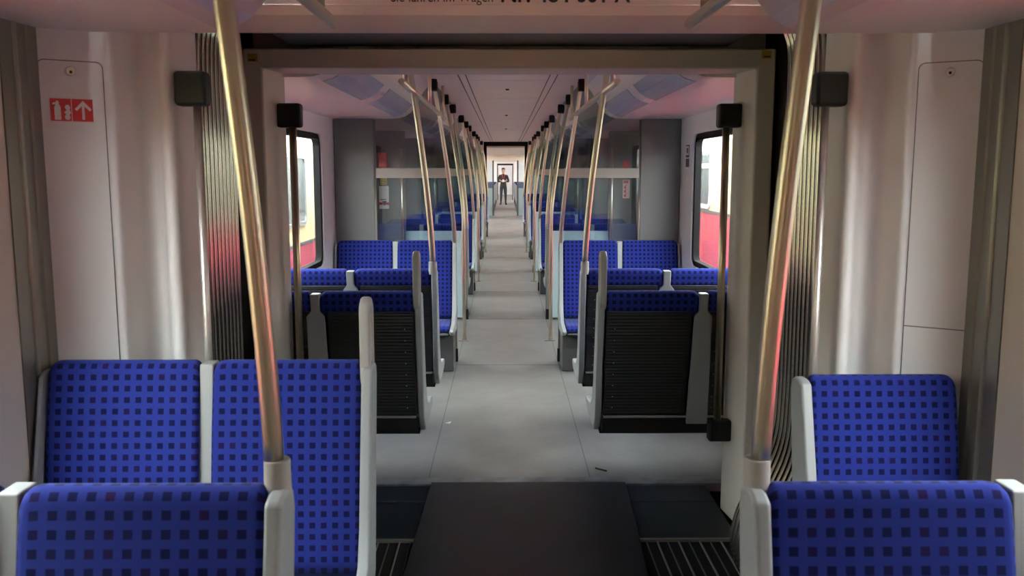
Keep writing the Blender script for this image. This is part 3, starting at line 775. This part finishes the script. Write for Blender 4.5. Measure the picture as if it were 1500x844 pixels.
# small litter on the floor
lt = MB().tube([(0.50, 4.93, 0.006), (0.53, 4.90, 0.007), (0.56, 4.88, 0.006)], 0.005, 6).build('litter', M['black'])
tag(lt, 'small dark scrap lying on the floor just past the threshold', 'litter')
lf = MB().prism([(-0.435, 5.86), (-0.415, 5.88), (-0.395, 5.90), (-0.405, 5.85)], fXY, 0.0013, 0.006).build('litter', M['paper'])
tag(lf, 'tiny pale scrap of litter on the floor left of the aisle', 'litter')

# ------------------------------------------------------------ end doorway of the long saloon and what lies beyond
def end_wall(y, hw, ztop, name, m, frame_m, header=0.14, post=0.08):
    b = MB()
    for s in (-1, 1): b.box(s*hw, s*HW, y, y+0.1, 0, Z_CEIL)
    b.box(-hw, hw, y, y+0.1, ztop, Z_CEIL)
    w_ = struct(b.build(name, m))
    fb = MB()
    for s in (-1, 1): fb.box(s*hw, s*(hw+post), y-0.06, y+0.12, 0, ztop+header)
    fb.box(-hw-post, hw+post, y-0.06, y+0.12, ztop, ztop+header)
    fb.build('doorway_frame', frame_m, w_, bevel=0.008)
    return w_
end_wall(Y_END, 0.50, 2.36, 'wall_far_end', M['wall'], M['rubber'])
# second saloon: glazed bulkhead with pale panels
yb = 34.0
b = MB()
for s in (-1, 1): b.box(s*0.47, s*HW, yb, yb+0.1, 2.05, 2.40)
b.box(-0.47, 0.47, yb, yb+0.1, 2.05, 2.40)
bw_ = struct(b.build('wall_bulkhead', M['cream']))
for s in (-1, 1):
    MB().box(s*0.50, s*HW, yb, yb+0.05, 0, 1.05).build('lower_panel', M['teal'], bw_)
    MB().box(s*0.50, s*HW, yb, yb+0.05, 1.05, 1.25).build('middle_band', M['navy'], bw_)
    MB().box(s*0.50, s*HW, yb+0.02, yb+0.03, 1.25, 2.05).build('pane', M['screen_glass'], bw_)
    MB().box(s*0.44, s*0.50, yb-0.05, yb+0.1, 0, 2.10).build('doorway_post', M['dark_panel'], bw_)
end_wall(52, 0.42, 2.02, 'wall_last_end', M['wall'], M['black'], header=0.1, post=0.05)
struct(MB().box(-HW, HW, 64, 64.1, 0, 2.4).build('wall_terminal', M['white']))
for i, y in enumerate((36.5, 38.6, 41.0, 43.0, 46.5, 48.5)):
    for s in (-1, 1):
        place_seat(s, 1 if i % 2 else -1, y, 'tiny distant double seat %s the person, %s side, %s' % ('in front of' if y < 44 else 'behind', SD[s], ['nearest', 'second nearest', 'third nearest', 'close to the feet', 'next behind', 'farthest'][i]), 'distant seats around the standing person', pedestal=True)

# ------------------------------------------------------------ person
def person():
    root = empty('person', (-0.10, 44.8, 0)); tag(root, 'person in a dark uniform jacket standing in the aisle, hands together at the chest', 'person')
    V = {'pelvis': ((0, 0, 0.98), 0.150), 'waist': ((0, 0, 1.12), 0.135), 'chest': ((0, 0.01, 1.34), 0.165), 'neckb': ((0, 0.01, 1.50), 0.085), 'neck': ((0, 0, 1.57), 0.055),
         'head0': ((0, -0.01, 1.66), 0.080), 'head1': ((0, -0.01, 1.75), 0.092), 'head2': ((0, 0.0, 1.80), 0.065)}
    E = [('pelvis', 'waist'), ('waist', 'chest'), ('chest', 'neckb'), ('neckb', 'neck'), ('neck', 'head0'), ('head0', 'head1'), ('head1', 'head2')]
    for s, k in ((-1, 'l'), (1, 'r')):
        V['sh'+k] = ((s*0.19, 0.01, 1.44), 0.075); V['el'+k] = ((s*0.27, -0.02 + 0.02*s, 1.16), 0.055); V['wr'+k] = ((s*0.06, -0.26, 1.20), 0.036)
        V['hip'+k] = ((s*0.095, 0, 0.90), 0.105); V['kn'+k] = ((s*0.11, -0.03-0.03*s, 0.50), 0.072); V['an'+k] = ((s*0.12, 0.0-0.05*s, 0.10), 0.048); V['toe'+k] = ((s*0.14, -0.16-0.05*s, 0.045), 0.040)
        E += [('chest', 'sh'+k), ('sh'+k, 'el'+k), ('el'+k, 'wr'+k), ('pelvis', 'hip'+k), ('hip'+k, 'kn'+k), ('kn'+k, 'an'+k), ('an'+k, 'toe'+k)]
    keys = list(V)
    me = bpy.data.meshes.new('body'); me.from_pydata([V[k][0] for k in keys], [(keys.index(a), keys.index(b)) for a, b in E], [])
    o = bpy.data.objects.new('body', me); COL.objects.link(o); o.parent = root
    sk = o.modifiers.new('skin', 'SKIN'); sk.use_smooth_shade = True
    for i, k in enumerate(keys):
        r = V[k][1]; me.skin_vertices[0].data[i].radius = (r, r*(0.72 if k in ('pelvis', 'waist', 'chest') else 1)); me.skin_vertices[0].data[i].use_root = (k == 'pelvis')
    o.modifiers.new('sub', 'SUBSURF').render_levels = 2; o.modifiers['sub'].levels = 2
    dg = bpy.context.evaluated_depsgraph_get(); me2 = bpy.data.meshes.new_from_object(o.evaluated_get(dg))
    o.modifiers.clear(); o.data = me2
    me2.materials.clear()
    for m in (M['cloth'], M['skin']): me2.materials.append(m)
    for p in me2.polygons:
        c = p.center; p.use_smooth = True
        p.material_index = 1 if (c.z > 1.55 or (c.y < -0.22 and 1.1 < c.z < 1.3)) else 0
    def ell(name, c, r, m, cut=None):
        b = MB(); n1, n2 = 10, 14; vs = []
        for i in range(n1+1):
            for k in range(n2):
                th = math.pi*i/n1; ph = 2*math.pi*k/n2
                vs.append((c[0]+r[0]*math.sin(th)*math.cos(ph), c[1]+r[1]*math.sin(th)*math.sin(ph), c[2]+r[2]*math.cos(th)))
        fs = [(i*n2+k, i*n2+(k+1) % n2, (i+1)*n2+(k+1) % n2, (i+1)*n2+k) for i in range(n1) for k in range(n2)]
        return b.add(vs, fs).build(name, m, root, smooth=True)
    ell('hair', (0, 0.022, 1.785), (0.092, 0.098, 0.078), M['hair'])
    for s in (-1, 1):
        ell('ear', (s*0.083, 0.0, 1.71), (0.012, 0.02, 0.032), M['skin']); ell('eye', (s*0.032, -0.093, 1.722), (0.013, 0.008, 0.008), M['hair'])
        ell('shoe', (s*0.14, -0.09-0.05*s, 0.045), (0.052, 0.14, 0.045), M['black'])
        for k in range(5):
            zz = 1.225-0.018*k; x0 = s*0.055
            MB().tube([(x0, -0.25, zz), (x0-s*0.03, -0.285, zz-0.003), (x0-s*0.06, -0.29, zz-0.006), (x0-s*0.075, -0.275, zz-0.01)] if k else
                      [(x0, -0.25, zz+0.005), (x0-s*0.02, -0.27, zz+0.03), (x0-s*0.035, -0.275, zz+0.045)], [0.010, 0.009, 0.008, 0.006][:4 if k else 3], 8).build('finger', M['skin'], root, smooth=True)
    ell('nose', (0, -0.105, 1.70), (0.013, 0.018, 0.022), M['skin']); ell('mouth', (0, -0.095, 1.665), (0.024, 0.006, 0.006), M['red'])
    MB().tube([(-0.06, -0.06, 1.52), (-0.045, -0.12, 1.40), (0, -0.125, 1.30), (0.045, -0.12, 1.40), (0.06, -0.06, 1.52)], 0.011, 8).build('lanyard', M['red'], root, smooth=True)
    pp = MB().box(-0.055, 0.055, -0.315, -0.300, 1.16, 1.27).build('phone', M['paper'], None, loc=(-0.10, 44.8, 0))
    tag(pp, 'small pale item held at the chest of the standing person', 'card')
person()

# ------------------------------------------------------------ outside: neighbouring trains and the ground
struct(MB().box(-60, 60, -40, 120, -1.3, -1.15).build('ground', M['ballast']))
def train(s, x0, red_z, roof0, roof1, label, wins, wz0, wz1, transom):
    root = empty('train_carriage', (s*x0, 10, -1.0)); tag(root, label, 'train', 'trains on the neighbouring tracks')
    X = lambda u: s*(x0+u) - s*x0; Y0, Y1 = -30, 90
    lz = lambda z: z+1.0
    MB().box(X(0), X(2.9), Y0, Y1, lz(-0.75), lz(red_z)).build('lower_body', M['train_red'], root)
    MB().box(X(0.0), X(2.9), Y0, Y1, lz(red_z), lz(roof0)).build('upper_body', M['train_cream'], root)
    MB().box(X(-0.012), X(0.0), Y0, Y1, lz(red_z-0.02), lz(red_z+0.015)).build('waist_line', M['train_dark'], root)
    rp = [(0, roof0), (0.12, roof0+0.5*(roof1-roof0)), (0.5, roof0+0.85*(roof1-roof0)), (1.45, roof1), (2.4, roof0+0.85*(roof1-roof0)), (2.78, roof0+0.5*(roof1-roof0)), (2.9, roof0)]
    MB().prism([(X(a), lz(z)) for a, z in rp], fXZ, Y0, Y1).build('roof', M['train_roof'], root)
    MB().box(X(0.25), X(2.65), Y0, Y1, lz(-1.1), lz(-0.75)).build('underframe', M['train_dark'], root)
    for (a, c) in wins:
        wf = MB().ring(rrect(a-10, c-10, lz(wz0), lz(wz1), 0.12), rrect(a-10+0.05, c-10-0.05, lz(wz0)+0.05, lz(wz1)-0.05, 0.08), fYZ, X(-0.02), X(0.002)).build('window', M['white'] if transom else M['shell'], root)
        MB().prism(rrect(a-10+0.04, c-10-0.04, lz(wz0)+0.04, lz(wz1)-0.04, 0.08), fYZ, X(-0.006), X(0.001)).build('pane', M['train_window'], wf)
        if transom:
            MB().box(X(-0.02), X(0.0), a-10+0.02, c-10-0.02, lz(wz1-0.27), lz(wz1-0.21)).build('transom', M['white'], wf)
wl_ = [(10.05-2.1*k, 11.45-2.1*k) for k in range(-3, 5)]
wr_ = [(8.6, 9.95), (11.25, 11.95), (13.3, 14.6), (15.6, 17.0), (6.3, 7.6), (3.5, 5.3), (0.5, 2.5), (-2.5, -0.8)]
train(-1, 2.6, 0.80, 2.12, 2.45, 'cream and red train standing outside the left windows', wl_, 1.03, 1.92, False)
train(1, 2.6, 1.20, 2.06, 2.40, 'cream and red train standing outside the right windows', wr_, 1.23, 2.02, True)
